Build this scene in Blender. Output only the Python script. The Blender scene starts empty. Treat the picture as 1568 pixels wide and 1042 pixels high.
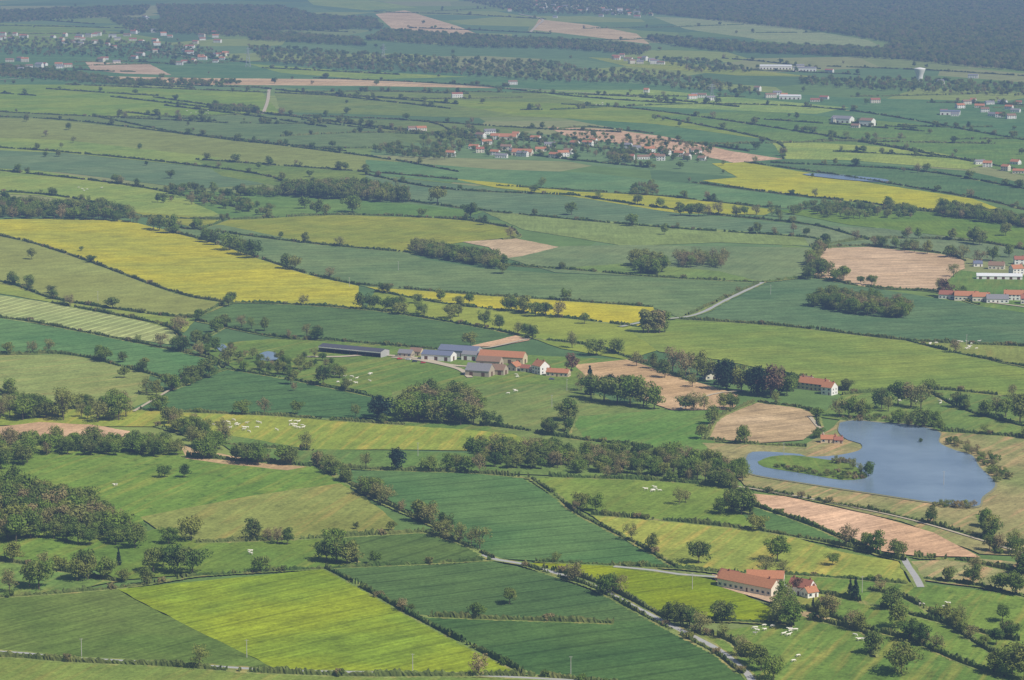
import bpy, math, random
import numpy as np
from mathutils import Vector, Matrix
random.seed(7); rng=np.random.default_rng(7)
sc=bpy.context.scene
COL=sc.collection
# ------------------------------------------------------------------ camera
H=364.0; F=1568*100/36.0; PITCH=math.atan(671/F)
cam=bpy.data.cameras.new('camera'); cam.lens=100; cam.sensor_width=36; cam.sensor_fit='HORIZONTAL'
cam.clip_start=1; cam.clip_end=200000
co=bpy.data.objects.new('camera',cam); COL.objects.link(co)
co.location=(0,0,H); co.rotation_euler=(math.pi/2-PITCH,0,0); sc.camera=co
cp,sp=math.cos(PITCH),math.sin(PITCH)
def G(u,v,z=0.0):
    """survey mark (photo sighting) -> ground coordinates in metres"""
    dx=(u-784)/F; dy=(521-v)/F
    d=(dx,cp+dy*sp,-sp+dy*cp)
    t=(H-z)/(-d[2]); return (d[0]*t,d[1]*t)
def S(v): return (v+150)/H      # px per metre at that sighting
# ------------------------------------------------------------------ materials
def lin(c):
    return tuple(((x/255)/12.92 if x/255<=0.04045 else ((x/255+0.055)/1.055)**2.4) for x in c)
def L4(c,g=1.0): 
    l=lin(c); return (min(l[0]*g,1),min(l[1]*g,1),min(l[2]*g,1),1)
def nd(nt,t,**k):
    n=nt.nodes.new(t)
    for a,b in k.items(): setattr(n,a,b)
    return n
def mth(nt,op,a,b=None,c=None):
    n=nt.nodes.new('ShaderNodeMath'); n.operation=op
    for i,x in enumerate((a,b,c)):
        if x is None: continue
        if isinstance(x,(int,float)): n.inputs[i].default_value=x
        else: nt.links.new(x,n.inputs[i])
    return n.outputs[0]
def noise(nt,vec,scale,detail=3,rough=0.55):
    n=nd(nt,'ShaderNodeTexNoise'); n.inputs['Scale'].default_value=scale
    n.inputs['Detail'].default_value=detail; n.inputs['Roughness'].default_value=rough
    nt.links.new(vec,n.inputs['Vector']); return n.outputs['Fac']
def mrange(nt,v,a,b,c,d,smooth=False):
    n=nd(nt,'ShaderNodeMapRange'); n.clamp=True
    if smooth: n.interpolation_type='SMOOTHSTEP'
    nt.links.new(v,n.inputs[0])
    for i,x in enumerate((a,b,c,d)): n.inputs[i+1].default_value=x
    return n.outputs[0]
def mixc(nt,f,a,b,mode='MIX'):
    n=nd(nt,'ShaderNodeMix'); n.data_type='RGBA'; n.blend_type=mode
    for i,x in ((0,f),(6,a),(7,b)):
        if isinstance(x,(int,float)): n.inputs[i].default_value=x
        elif isinstance(x,tuple): n.inputs[i].default_value=x
        else: nt.links.new(x,n.inputs[i])
    return n.outputs[2]
def newmat(name):
    m=bpy.data.materials.new(name); m.use_nodes=True; nt=m.node_tree; nt.nodes.clear()
    out=nd(nt,'ShaderNodeOutputMaterial'); return m,nt,out
def field_mat(name,c1,c2,ang=0,spacing=20,stripe=0.0,rows=0.0,blotch=0.6,tuft=0.0,grain=0.28,off=0,gain=1.08):
    m,nt,out=newmat(name)
    geo=nd(nt,'ShaderNodeNewGeometry'); mp=nd(nt,'ShaderNodeMapping')
    nt.links.new(geo.outputs['Position'],mp.inputs[0]); mp.inputs['Location'].default_value=(off*37.1,off*11.7,off*3.3)
    P=mp.outputs[0]
    mp2=nd(nt,'ShaderNodeMapping'); mp2.inputs['Rotation'].default_value=(0,0,math.radians(ang)); nt.links.new(P,mp2.inputs[0])
    R=mp2.outputs[0]
    n1=noise(nt,P,0.009,3,0.6); n2=noise(nt,P,0.045,4,0.65)
    mp3=nd(nt,'ShaderNodeMapping'); mp3.inputs['Scale'].default_value=(0.32,0.022,1); nt.links.new(R,mp3.inputs[0])
    n3=noise(nt,mp3.outputs[0],1.0,2,0.6)
    n4=noise(nt,P,0.42,3,0.85)
    f=mrange(nt,n1,0.36,0.64,0,1,True)
    col=mixc(nt,f,L4(c1,gain),L4(c2,gain))
    a2=0.9*blotch+0.3; a3=0.6+rows*3.0; a4=grain*5.5
    k=mth(nt,'MULTIPLY_ADD',n2,a2,1-a2/2)
    k3=mth(nt,'MULTIPLY_ADD',n3,a3,1-a3/2)
    k4=mth(nt,'MULTIPLY_ADD',n4,a4,1-a4/2)
    k=mth(nt,'MULTIPLY',mth(nt,'MULTIPLY',k,k3),k4)
    if stripe!=0:
        sx=nd(nt,'ShaderNodeSeparateXYZ'); nt.links.new(R,sx.inputs[0])
        wob=noise(nt,P,0.004,1)
        x=mth(nt,'MULTIPLY_ADD',wob,30.0,sx.outputs[0])
        fr=mth(nt,'PINGPONG',mth(nt,'DIVIDE',x,spacing),0.5)
        lw=1.3/spacing
        k=mth(nt,'MULTIPLY',k,mrange(nt,fr,lw*0.6,lw*1.6,1-stripe*2.0,1.0))
        if stripe>0:
            fr2=mth(nt,'PINGPONG',mth(nt,'DIVIDE',x,spacing*0.23),0.5)
            k=mth(nt,'MULTIPLY',k,mrange(nt,fr2,0,0.5,1-stripe*0.7,1+stripe*0.4))
    if tuft>0:
        t=noise(nt,P,0.14,4,0.8)
        tt=mrange(nt,t,0.54,0.66,0,min(1,tuft*1.4))
        col=mixc(nt,tt,col,L4((c1[0]*0.68,c1[1]*0.72,c1[2]*0.74),gain))
        t2=noise(nt,mp3.outputs[0],0.35,3,0.7)
        col=mixc(nt,mrange(nt,t2,0.5,0.7,0,min(1,tuft*1.3)),col,L4((min(255,c1[0]*1.3+8),c1[1]*1.06+4,c1[2]*1.25),gain))
    vm=nd(nt,'ShaderNodeVectorMath'); vm.operation='SCALE'; nt.links.new(col,vm.inputs[0]); nt.links.new(k,vm.inputs['Scale'])
    bs=nd(nt,'ShaderNodeBsdfDiffuse'); nt.links.new(vm.outputs[0],bs.inputs[0])
    nt.links.new(bs.outputs[0],out.inputs[0]); return m
def plain_mat(name,c,var=0.15,scale=0.8,rough=0.85,gloss=None):
    m,nt,out=newmat(name)
    geo=nd(nt,'ShaderNodeNewGeometry'); n=noise(nt,geo.outputs['Position'],scale,4,0.7)
    k=mth(nt,'MULTIPLY_ADD',n,var*3,1-var*1.5)
    vm=nd(nt,'ShaderNodeVectorMath'); vm.operation='SCALE'; vm.inputs[0].default_value=lin(c); nt.links.new(k,vm.inputs['Scale'])
    bs=nd(nt,'ShaderNodeBsdfPrincipled'); nt.links.new(vm.outputs[0],bs.inputs['Base Color']); bs.inputs['Roughness'].default_value=rough
    bs.inputs['Specular IOR Level'].default_value=0.3
    nt.links.new(bs.outputs[0],out.inputs[0]); return m
def leaf_mat(name,cols,trans=0.3,g=1.0,alt=(120,118,66)):
    m,nt,out=newmat(name)
    oi=nd(nt,'ShaderNodeObjectInfo'); rp=nd(nt,'ShaderNodeValToRGB'); rp.color_ramp.interpolation='LINEAR'
    e=rp.color_ramp.elements
    while len(e)<len(cols): e.new(0.5)
    for i,c in enumerate(cols): e[i].position=i/(len(cols)-1)
    for i,c in enumerate(cols): e[i].color=L4(c,g)
    nt.links.new(oi.outputs['Random'],rp.inputs[0])
    geo=nd(nt,'ShaderNodeNewGeometry'); n=noise(nt,geo.outputs['Position'],0.35,2,0.7)
    n2=noise(nt,geo.outputs['Position'],0.07,2,0.7)
    col=mixc(nt,mrange(nt,n2,0.48,0.68,0,0.55),rp.outputs[0],L4(alt,g))
    k=mth(nt,'MULTIPLY_ADD',n,1.6,0.25)
    vm=nd(nt,'ShaderNodeVectorMath'); vm.operation='SCALE'; nt.links.new(col,vm.inputs[0]); nt.links.new(k,vm.inputs['Scale'])
    d=nd(nt,'ShaderNodeBsdfDiffuse'); t=nd(nt,'ShaderNodeBsdfTranslucent'); mx=nd(nt,'ShaderNodeMixShader'); mx.inputs[0].default_value=trans
    nt.links.new(vm.outputs[0],d.inputs[0]); nt.links.new(vm.outputs[0],t.inputs[0])
    nt.links.new(d.outputs[0],mx.inputs[1]); nt.links.new(t.outputs[0],mx.inputs[2]); nt.links.new(mx.outputs[0],out.inputs[0]); return m
M_oak=leaf_mat('oak_leaves',[(66,88,36),(104,122,48),(76,96,42),(120,124,58),(58,80,36),(108,122,52)],g=1.55)
M_ash=leaf_mat('ash_spring_leaves',[(126,118,74),(104,120,54),(134,120,82),(116,106,72),(114,124,56)],g=1.5)
M_dark=leaf_mat('conifer_needles',[(42,60,42),(50,68,46),(44,64,54)],0.1,alt=(48,62,40),g=1.0)
M_hedge=leaf_mat('hedge_leaves',[(64,84,40),(82,100,48),(96,104,56),(70,90,44)],0.1,g=1.15)
M_copper=leaf_mat('copper_leaves',[(104,84,66),(118,94,72)],0.2,1.2)
M_bark=plain_mat('bark',(98,86,72),0.2,2)
def mesh_obj(name,verts,faces,mats,mi=None,parent=None,smooth=False):
    me=bpy.data.meshes.new(name); me.from_pydata(verts,[],faces)
    for m in mats: me.materials.append(m)
    if mi is not None: me.polygons.foreach_set('material_index',mi)
    if smooth: me.polygons.foreach_set('use_smooth',[True]*len(me.polygons))
    o=bpy.data.objects.new(name,me); COL.objects.link(o)
    if parent: o.parent=parent
    return o
# ------------------------------------------------------------------ trees
def limb(V,Fc,p0,p1,r0,r1,n=6):
    p0=np.array(p0,float);p1=np.array(p1,float); d=p1-p0; d/=np.linalg.norm(d)
    a=np.cross(d,(0.3,0.9,0.1)); a/=np.linalg.norm(a); b=np.cross(d,a); s=len(V)
    for p,r in ((p0,r0),(p1,r1)):
        for i in range(n):
            t=2*math.pi*i/n; V.append(tuple(p+a*r*math.cos(t)+b*r*math.sin(t)))
    for i in range(n): Fc.append((s+i,s+(i+1)%n,s+n+(i+1)%n,s+n+i))
def tree_mesh(name,seed,W,z0,kind,mat,nl=24,per=62,q=0.055):
    r=np.random.default_rng(seed); V=[];Fc=[]
    limb(V,Fc,(0,0,-0.03),(0.01,0,z0+0.12),0.026,0.018); limb(V,Fc,(0.01,0,z0+0.12),(0,0.01,0.8),0.018,0.005)
    cz=(z0+1)/2; rz=(1-z0)/2; lobes=[]
    if kind=='cone':
        for i in range(nl):
            t=(i+0.5)/nl; zz=z0+(1-z0)*t; rr=W/2*(1-t)**0.8; a=r.uniform(0,6.28)
            for k in range(2):
                a+=3.1+r.normal()*0.4; lobes.append((np.array([math.cos(a)*rr*0.55,math.sin(a)*rr*0.55,zz]),max(0.02,rr*0.55)))
        per=per//2
    else:
        ax=r.uniform(0.8,1.15)
        while len(lobes)<nl:
            d=r.normal(size=3); d/=np.linalg.norm(d); rad=r.uniform(0.3,0.92)
            lr=r.uniform(0.10,0.19)*(0.6+0.5*W) if kind!='tall' else r.uniform(0.08,0.13)
            zz=cz+d[2]*rz*rad
            c=np.array([d[0]*W/2*rad*ax,d[1]*W/2*rad/ax,zz])
            if c[2]+lr>1.02: c[2]=1.02-lr
            if c[2]-lr<z0*0.6: c[2]=z0*0.6+lr
            lobes.append((c,lr))
    for c,lr in lobes[::3]:
        limb(V,Fc,(0.005,0,min(z0+0.1,c[2]*0.7)),tuple(c),0.011,0.004,4)
    nb=len(Fc)
    for c,lr in lobes:
        n=int(per*(lr/0.17)**1.2)+10 if kind!='cone' else per
        d=r.normal(size=(n,3)); d/=np.linalg.norm(d,axis=1)[:,None]
        d[:,2]*=0.85
        P=c+d*lr*r.uniform(0.65,1.15,size=(n,1))
        P[:,2]=np.maximum(P[:,2],0.03)
        N=d+r.normal(size=(n,3))*0.4; N[:,2]+=0.35; N/=np.linalg.norm(N,axis=1)[:,None]
        A=np.cross(N,r.normal(size=(n,3))); A/=np.linalg.norm(A,axis=1)[:,None]; B=np.cross(N,A)
        sz=r.uniform(0.5,1.1,size=(n,1))*q
        s=len(V)
        Q=np.stack([P-A*sz*0.5-B*sz*0.35,P+A*sz*0.5-B*sz*0.5,P+A*sz*0.4+B*sz*0.5,P-A*sz*0.5+B*sz*0.45],1).reshape(-1,3)
        V.extend(map(tuple,Q.tolist())); Fc.extend([(s+4*i,s+4*i+1,s+4*i+2,s+4*i+3) for i in range(n)])
    me=bpy.data.meshes.new(name); me.from_pydata(V,[],Fc); me.materials.append(M_bark); me.materials.append(mat)
    mi=np.ones(len(Fc),int); mi[:nb]=0; me.polygons.foreach_set('material_index',mi); return me
T={}
T['oak']=[tree_mesh('oak_tree',10+i,W,z,'round',M_oak,nl=28) for i,(W,z) in enumerate([(0.95,0.14),(1.1,0.12),(0.85,0.16),(1.0,0.1),(0.78,0.14),(1.2,.12)])]
T['ash']=[tree_mesh('ash_tree',30+i,W,z,'round',M_ash,nl=24,per=34,q=0.045) for i,(W,z) in enumerate([(0.85,0.14),(0.95,0.16),(0.7,0.13)])]
T['fir']=[tree_mesh('fir_tree',50+i,W,0.06,'cone',M_dark,nl=14,per=60) for i,W in enumerate([0.5,0.42])]
T['cedar']=[tree_mesh('cedar_tree',55,0.8,0.08,'round',M_dark,nl=30)]
T['pop']=[tree_mesh('poplar_tree',60+i,0.42,0.1,'tall',M_ash,nl=26,per=50) for i in range(2)]
T['cop']=[tree_mesh('copper_tree',70,0.9,0.14,'round',M_copper)]
T['bush']=[tree_mesh('bush',80+i,1.5,0.0,'round',M_oak if i else M_ash,nl=14,per=55,q=0.09) for i in range(2)]
NAMES={'oak':'oak_tree','ash':'ash_tree','fir':'fir_tree','cedar':'cedar_tree','pop':'poplar_tree','cop':'copper_beech_tree','bush':'bush'}
# ------------------------------------------------------------------ fields
K={'g':((112,130,58),(98,122,56)),'y':((138,148,62),(120,138,58)),'b':((140,150,28),(118,138,34)),'w':((78,106,54),(90,116,58)),
   'v':((90,116,70),(104,126,76)),'o':((126,132,68),(134,142,76)),'p':((144,156,98),(134,150,92)),'r':((178,170,50),(160,160,56)),
   't':((184,152,114),(198,166,130)),'m':((150,146,88),(120,134,70)),'d':((98,122,50),(112,130,58))}
FL=[]
def fld(k,pts,ang=0,**kw): FL.append((k,pts,ang,kw))
fld('v',[(-200,60),(150,60),(420,100),(640,110),(1000,130),(1300,150),(1700,160),(1700,260),(1200,245),(800,170),(400,130),(-200,130)],20)
fld('y',[(-200,28),(120,40),(250,60),(130,75),(-200,62)],20)
fld('t',[(575,22),(620,16),(700,40),(740,56),(680,52),(600,44)],10)
fld('t',[(825,30),(900,38),(975,52),(995,68),(900,56),(815,46)],10)
fld('p',[(1000,26),(1150,32),(1330,62),(1350,72),(1200,66),(1050,45)],10)
fld('y',[(470,0),(560,0),(640,12),(560,16),(480,8)],10)
fld('y',[(380,98),(520,108),(720,118),(560,122),(430,112)],10)
fld('t',[(130,95),(230,99),(262,115),(190,113),(140,108)],10)
fld('t',[(100,116),(300,120),(560,122),(790,136),(560,132),(300,130)],10)
fld('y',[(800,138),(1000,138),(1300,165),(1250,175),(900,160)],10)
fld('y',[(900,88),(1000,92),(1250,118),(1130,116),(960,102)],10)
fld('y',[(-200,130),(120,130),(400,140),(430,175),(300,180),(150,178),(-200,162)],30,rows=.1)
fld('g',[(420,140),(560,140),(820,142),(940,165),(900,180),(700,180),(430,172)],30)
fld('y',[(640,152),(900,160),(1000,170),(1250,205),(1180,215),(1000,190),(800,178)],30)
fld('g',[(-200,160),(150,180),(380,176),(640,186),(830,198),(700,215),(560,225),(380,215),(200,200),(-200,190)],60)
fld('v',[(150,180),(380,176),(560,192),(640,225),(480,225),(300,208)],40)
fld('o',[(-200,182),(60,182),(280,205),(560,240),(700,262),(600,268),(300,245),(100,220),(-200,212)],30)
fld('y',[(-200,205),(100,215),(340,242),(300,255),(100,235),(-200,222)],30)
fld('v',[(-200,222),(100,235),(360,262),(440,280),(300,290),(100,265),(-200,245)],50,stripe=.1)
fld('g',[(300,245),(560,262),(700,275),(680,290),(440,288),(340,270)],10)
fld('t',[(838,195),(930,198),(1020,210),(1120,232),(1200,244),(1130,251),(1060,236),(960,222),(870,210)],10)
fld('g',[(1000,178),(1180,215),(1420,235),(1700,300),(1700,230),(1400,190),(1150,170)],10)
fld('y',[(1180,215),(1400,228),(1520,250),(1480,260),(1300,246),(1200,244)],10)
fld('v',[(1120,250),(1200,244),(1480,262),(1700,310),(1700,345),(1500,305),(1300,275)],10)
fld('v',[(560,245),(760,260),(900,265),(1060,282),(1300,312),(1430,328),(1180,318),(1000,300),(760,285),(560,268)],30)
fld('r',[(1090,251),(1140,249),(1230,264),(1340,282),(1490,305),(1530,320),(1440,324),(1330,312),(1200,298),(1075,277),(1130,272)],80,rows=.08)
fld('r',[(690,274),(760,280),(880,294),(1000,300),(1110,312),(1190,322),(1170,330),(1040,327),(950,315),(880,302),(760,288)],80)
fld('y',[(-200,250),(60,262),(250,290),(360,318),(320,335),(200,325),(60,300),(-200,290)],20)
fld('v',[(560,268),(750,288),(900,305),(1040,328),(1220,345),(1330,370),(1250,380),(1000,352),(740,322),(560,300)],60,stripe=.12)
fld('g',[(250,290),(440,300),(620,312),(740,325),(700,338),(520,330),(350,335)],60)
fld('o',[(740,325),(1000,345),(1240,362),(1260,378),(1100,372),(960,378),(800,352)],0)
fld('g',[(1180,322),(1330,322),(1440,326),(1700,360),(1700,400),(1500,368),(1300,345)],0)
fld('v',[(1220,345),(1350,350),(1500,370),(1700,405),(1700,440),(1480,395),(1240,378)],0)
fld('y',[(200,325),(350,336),(520,330),(700,336),(790,352),(790,364),(720,370),(620,386),(470,372),(300,350)],30,rows=.06)
fld('r',[(-260,332),(-100,338),(60,336),(190,338),(250,352),(330,374),(400,398),(470,420),(548,438),(556,474),(440,466),(360,465),(270,448),(150,405),(60,375),(0,362),(-260,325)],70,rows=.12,blotch=.9)
fld('v',[(250,350),(340,345),(470,372),(620,386),(650,398),(740,412),(850,420),(1000,425),(1168,434),(1040,487),(1000,472),(860,462),(700,450),(560,440),(470,420),(400,396),(330,372)],80,stripe=.1)
fld('v',[(770,395),(860,378),(960,376),(1240,380),(1240,425),(1160,432),(1000,425),(850,418)],20)
fld('g',[(850,412),(960,404),(1100,416),(1165,432),(1000,424)],20)
fld('t',[(708,371),(790,366),(856,379),(800,393),(770,397),(748,379)],20)
fld('o',[(-260,366),(0,362),(60,376),(150,406),(270,449),(355,466),(300,487),(200,480),(90,460),(-20,430),(-260,385)],40,blotch=.5)
fld('y',[(-260,385),(-20,430),(90,460),(240,484),(300,490),(282,510),(80,464),(-60,440),(-260,430)],40)
fld('p',[(-260,438),(-60,444),(80,465),(200,488),(262,505),(286,532),(180,517),(60,496),(-260,470)],22,stripe=-.24,spacing=11)
fld('v',[(-260,470),(0,488),(130,510),(310,547),(342,572),(262,582),(215,570),(110,545),(0,543),(-260,540)],50,stripe=.1)
fld('o',[(-260,540),(0,545),(110,544),(232,572),(215,600),(192,640),(90,630),(-260,600)],50,tuft=.3)
fld('w',[(355,467),(440,467),(560,476),(640,486),(805,516),(740,532),(690,538),(510,522),(420,517),(300,490)],65,stripe=.12)
fld('r',[(560,440),(700,451),(860,462),(1000,471),(1008,484),(975,501),(890,490),(800,479),(680,464),(590,449)],80,rows=.1)
fld('y',[(560,474),(575,447),(680,466),(800,480),(980,502),(1060,520),(960,552),(860,535),(800,514),(640,486)],50)
fld('v',[(1168,435),(1245,426),(1330,441),(1568,480),(1750,520),(1750,560),(1568,532),(1390,522),(1200,500),(1040,488)],70,stripe=.1)
fld('y',[(960,505),(1040,489),(1200,500),(1390,522),(1480,545),(1750,610),(1750,650),(1568,612),(1420,598),(1290,606),(1215,575),(1100,552),(1010,540)],70,rows=.1,stripe=.07)
fld('o',[(1390,522),(1568,530),(1750,560),(1750,605),(1568,560),(1480,545)],10,tuft=.3)
fld('t',[(1262,381),(1330,379),(1440,390),(1476,398),(1478,412),(1462,420),(1430,447),(1330,441),(1245,426)],80,rows=.14,stripe=.1)
fld('g',[(1430,447),(1470,415),(1700,440),(1700,500),(1500,470)],10,tuft=.3)
fld('g',[(300,530),(420,520),(510,524),(700,540),(960,552),(900,610),(880,690),(600,650),(560,600),(360,566)],30,tuft=.4)
fld('w',[(204,626),(258,602),(345,569),(372,566),(450,580),(520,598),(582,612),(572,642),(400,636),(215,630)],60,stripe=.12)
fld('y',[(-260,628),(100,628),(200,628),(400,638),(600,652),(720,660),(850,672),(760,692),(600,690),(430,690),(250,655),(-260,650)],10,tuft=.4)
fld('d',[(600,600),(740,590),(880,590),(960,625),(1080,660),(1120,705),(860,690),(730,650),(610,650)],30,tuft=.35)
fld('t',[(880,560),(960,552),(1060,585),(1130,605),(1126,628),(1030,630),(950,600),(900,580)],50,rows=.12)
fld('t',[(718,532),(790,515),(812,522),(760,532)],50)
fld('d',[(870,640),(1010,630),(1130,630),(1100,672),(1080,690),(900,680)],30,tuft=.35)
fld('t',[(1160,618),(1240,628),(1262,655),(1230,675),(1160,680),(1078,672),(1100,642)],60,rows=.2,blotch=1.3)
fld('m',[(1075,680),(1230,685),(1270,660),(1290,640),(1450,640),(1568,660),(1750,700),(1750,860),(1500,850),(1380,800),(1250,770),(1140,745)],30,tuft=.5)
fld('g',[(1255,640),(1290,606),(1420,598),(1568,612),(1750,650),(1750,700),(1568,670),(1440,662),(1290,645)],30,tuft=.4)
fld('t',[(-260,655),(0,655),(60,648),(140,652),(200,662),(190,670),(60,674),(-260,690)],10)
fld('d',[(-260,690),(60,680),(280,690),(300,700),(480,716),(540,745),(520,760),(380,762),(220,795),(210,870),(60,880),(-260,900)],20,tuft=.6)
fld('t',[(274,680),(298,690),(380,704),(478,715),(440,722),(340,712),(284,704)],10)
fld('d',[(300,660),(480,690),(600,692),(860,700),(870,730),(600,722),(500,716),(380,706)],10,tuft=.3)
fld('o',[(214,794),(380,762),(520,742),(560,764),(604,800),(600,820),(450,826),(300,832),(240,812)],15,tuft=.35)
fld('g',[(100,850),(240,812),(310,832),(480,828),(600,820),(650,818),(545,868),(300,882),(180,890)],20,tuft=.3)
fld('w',[(490,830),(600,820),(648,817),(700,833),(756,858),(650,866),(545,866),(505,850)],35,stripe=.12)
fld('v',[(510,724),(600,722),(720,725),(800,734),(860,770),(912,802),(970,838),(1042,872),(940,868),(840,862),(760,857),(700,828),(640,792),(590,765)],68,stripe=.12)
fld('d',[(815,735),(900,728),(1100,740),(1130,760),(1165,815),(1040,802),(905,790),(868,772)],20,tuft=.25)
fld('y',[(905,790),(1040,802),(1180,815),(1290,848),(1375,862),(1395,898),(1250,885),(1100,878),(1042,872),(970,836)],20,tuft=.4)
fld('w',[(1105,765),(1150,768),(1240,805),(1335,848),(1250,832),(1165,812)],55,stripe=.08)
fld('t',[(1128,756),(1200,762),(1330,790),(1430,818),(1502,856),(1400,853),(1338,844),(1240,802),(1140,770)],50,rows=.14)
fld('m',[(1395,862),(1500,858),(1750,880),(1750,960),(1568,912),(1410,890)],30,tuft=.5)
fld('g',[(1180,880),(1250,884),(1400,895),(1568,914),(1750,960),(1750,1160),(1150,1160),(1060,975),(1190,955),(1200,900)],20,tuft=.55)
fld('g',[(-260,860),(0,856),(100,864),(180,892),(120,905),(0,916),(-260,925)],20,tuft=.5)
fld('w',[(505,873),(650,868),(755,862),(830,880),(930,916),(1012,953),(935,957),(640,947),(560,905)],62,stripe=.12)
fld('w',[(640,946),(800,953),(1012,954),(1062,978),(1110,1005),(1150,1042),(1230,1160),(900,1160),(800,1034),(700,985)],62,stripe=.11)
fld('b',[(812,865),(900,866),(1000,874),(1100,892),(1182,934),(1186,953),(1012,950),(900,896)],60,rows=.05,stripe=.1)
fld('d',[(-260,925),(0,917),(180,905),(235,935),(430,1030),(-260,1010)],40,rows=.12,stripe=.06)
fld('b',[(180,905),(350,888),(500,874),(560,908),(640,950),(800,1036),(640,1036),(430,1030),(235,935)],48,rows=.12,stripe=.1,blotch=.9)
fld('g',[(-260,1012),(0,1006),(380,1032),(640,1040),(900,1044),(1000,1160),(-260,1160)],20,tuft=.3)
fld('t',[(1218,930),(1262,938),(1327,962),(1290,963),(1228,946)],20)
fld('t',[(1090,882),(1190,900),(1225,925),(1180,925),(1105,902)],20,blotch=.8)
def pip(x,y,poly):
    c=False; n=len(poly); j=n-1
    for i in range(n):
        xi,yi=poly[i]; xj,yj=poly[j]
        if (yi>y)!=(yj>y) and x<(xj-xi)*(y-yi)/(yj-yi)+xi: c=not c
        j=i
    return c
WP=[]
from mathutils.geometry import tessellate_polygon
def tris(V):
    T3=[]
    for t in tessellate_polygon([[Vector(v) for v in V]]):
        t=tuple(t); a,b,c=[V[j] for j in t]
        T3.append(t if (b[0]-a[0])*(c[1]-a[1])-(b[1]-a[1])*(c[0]-a[0])>0 else t[::-1])
    return T3
for i,(k,pts,ang,kw) in enumerate(FL):
    w=[G(*p) for p in pts]; z=0.02+0.011*i
    w2=[]
    for a in range(len(w)):
        p,q=w[a],w[(a+1)%len(w)]; d=math.dist(p,q); n=max(1,int(d/12)); nx,ny=-(q[1]-p[1])/d,(q[0]-p[0])/d
        for s in range(n):
            t=s/n; o=random.uniform(-0.9,0.9) if s else 0
            w2.append((p[0]+(q[0]-p[0])*t+nx*o,p[1]+(q[1]-p[1])*t+ny*o))
    V=[(x,y,z) for x,y in w2]
    c1,c2=K[k]; jr=random.uniform(-8,8); jit=[jr+random.uniform(-7,7),jr+random.uniform(-3,3),jr+random.uniform(-7,7)]
    c1=tuple(max(5,c1[j]+jit[j]) for j in range(3)); c2=tuple(max(5,c2[j]+jit[j]) for j in range(3))
    nm={'g':'pasture_field','y':'meadow_field','b':'barley_field','w':'wheat_field','v':'wheat_field','o':'pasture_field','p':'hay_field','r':'rapeseed_field','t':'bare_soil_field','m':'rough_meadow','d':'pasture_field'}[k]
    mesh_obj(nm,V,tris(V),[field_mat(nm+'_mat',c1,c2,ang,off=i,**kw)])
    xs=[p[0] for p in w2]; ys=[p[1] for p in w2]
    WP.append((w,z,(min(xs),max(xs),min(ys),max(ys))))
def topz(x,y):
    for w,z,b in reversed(WP):
        if b[0]<=x<=b[1] and b[2]<=y<=b[3] and pip(x,y,w): return z
    return 0.0
ZTOP=0.02+0.011*len(FL)+0.02
m,nt,out=newmat('farmland')
geo=nd(nt,'ShaderNodeNewGeometry'); mp=nd(nt,'ShaderNodeMapping'); mp.inputs['Scale'].default_value=(0.0042,0.0026,1); mp.inputs['Rotation'].default_value=(0,0,0.3)
nt.links.new(geo.outputs['Position'],mp.inputs[0])
vo=nd(nt,'ShaderNodeTexVoronoi'); vo.voronoi_dimensions='2D'; vo.inputs['Scale'].default_value=1; vo.inputs['Randomness'].default_value=0.85; nt.links.new(mp.outputs[0],vo.inputs['Vector'])
sx=nd(nt,'ShaderNodeSeparateColor'); nt.links.new(vo.outputs['Color'],sx.inputs[0])
rp=nd(nt,'ShaderNodeValToRGB'); rp.color_ramp.interpolation='CONSTANT'; e=rp.color_ramp.elements
cols=[(112,132,66),(92,118,72),(130,142,72),(98,122,64),(84,110,66),(120,132,74),(102,126,76),(134,138,86)]
while len(e)<len(cols): e.new(0.5)
for i in range(len(cols)): e[i].position=i/len(cols)
for i,c in enumerate(cols): e[i].color=L4(c,1.08)
nt.links.new(sx.outputs[0],rp.inputs[0])
n1=noise(nt,geo.outputs['Position'],0.03,4,0.65); n2=noise(nt,geo.outputs['Position'],0.5,3,0.7)
k=mth(nt,'MULTIPLY',mth(nt,'MULTIPLY_ADD',n1,0.9,0.55),mth(nt,'MULTIPLY_ADD',n2,1.0,0.5))
vm=nd(nt,'ShaderNodeVectorMath'); vm.operation='SCALE'; nt.links.new(rp.outputs[0],vm.inputs[0]); nt.links.new(k,vm.inputs['Scale'])
bs=nd(nt,'ShaderNodeBsdfDiffuse'); nt.links.new(vm.outputs[0],bs.inputs[0]); nt.links.new(bs.outputs[0],out.inputs[0])
mesh_obj('ground',[(-60000,-8000,0),(60000,-8000,0),(60000,90000,0),(-60000,90000,0)],[(0,1,2,3)],[m])
# ------------------------------------------------------------------ ribbons
def smooth_line(pts,step):
    P=[np.array(p,float) for p in pts]
    if len(P)>2:
        Q=[2*P[0]-P[1]]+P+[2*P[-1]-P[-2]]; out=[]
        for i in range(1,len(Q)-2):
            p0,p1,p2,p3=Q[i-1:i+3]; n=max(2,int(np.linalg.norm(p2-p1)/step))
            for s in range(n):
                t=s/n; out.append(0.5*((2*p1)+(-p0+p2)*t+(2*p0-5*p1+4*p2-p3)*t*t+(-p0+3*p1-3*p2+p3)*t**3))
        out.append(P[-1]); return np.array(out)
    n=max(2,int(np.linalg.norm(P[1]-P[0])/step)); t=np.linspace(0,1,n+1)[:,None]; return P[0]*(1-t)+P[1]*t
def normals2(L):
    d=np.gradient(L,axis=0); d/=np.maximum(np.linalg.norm(d,axis=1),1e-6)[:,None]; return np.stack([-d[:,1],d[:,0]],1)
ribk=[0]
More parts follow.
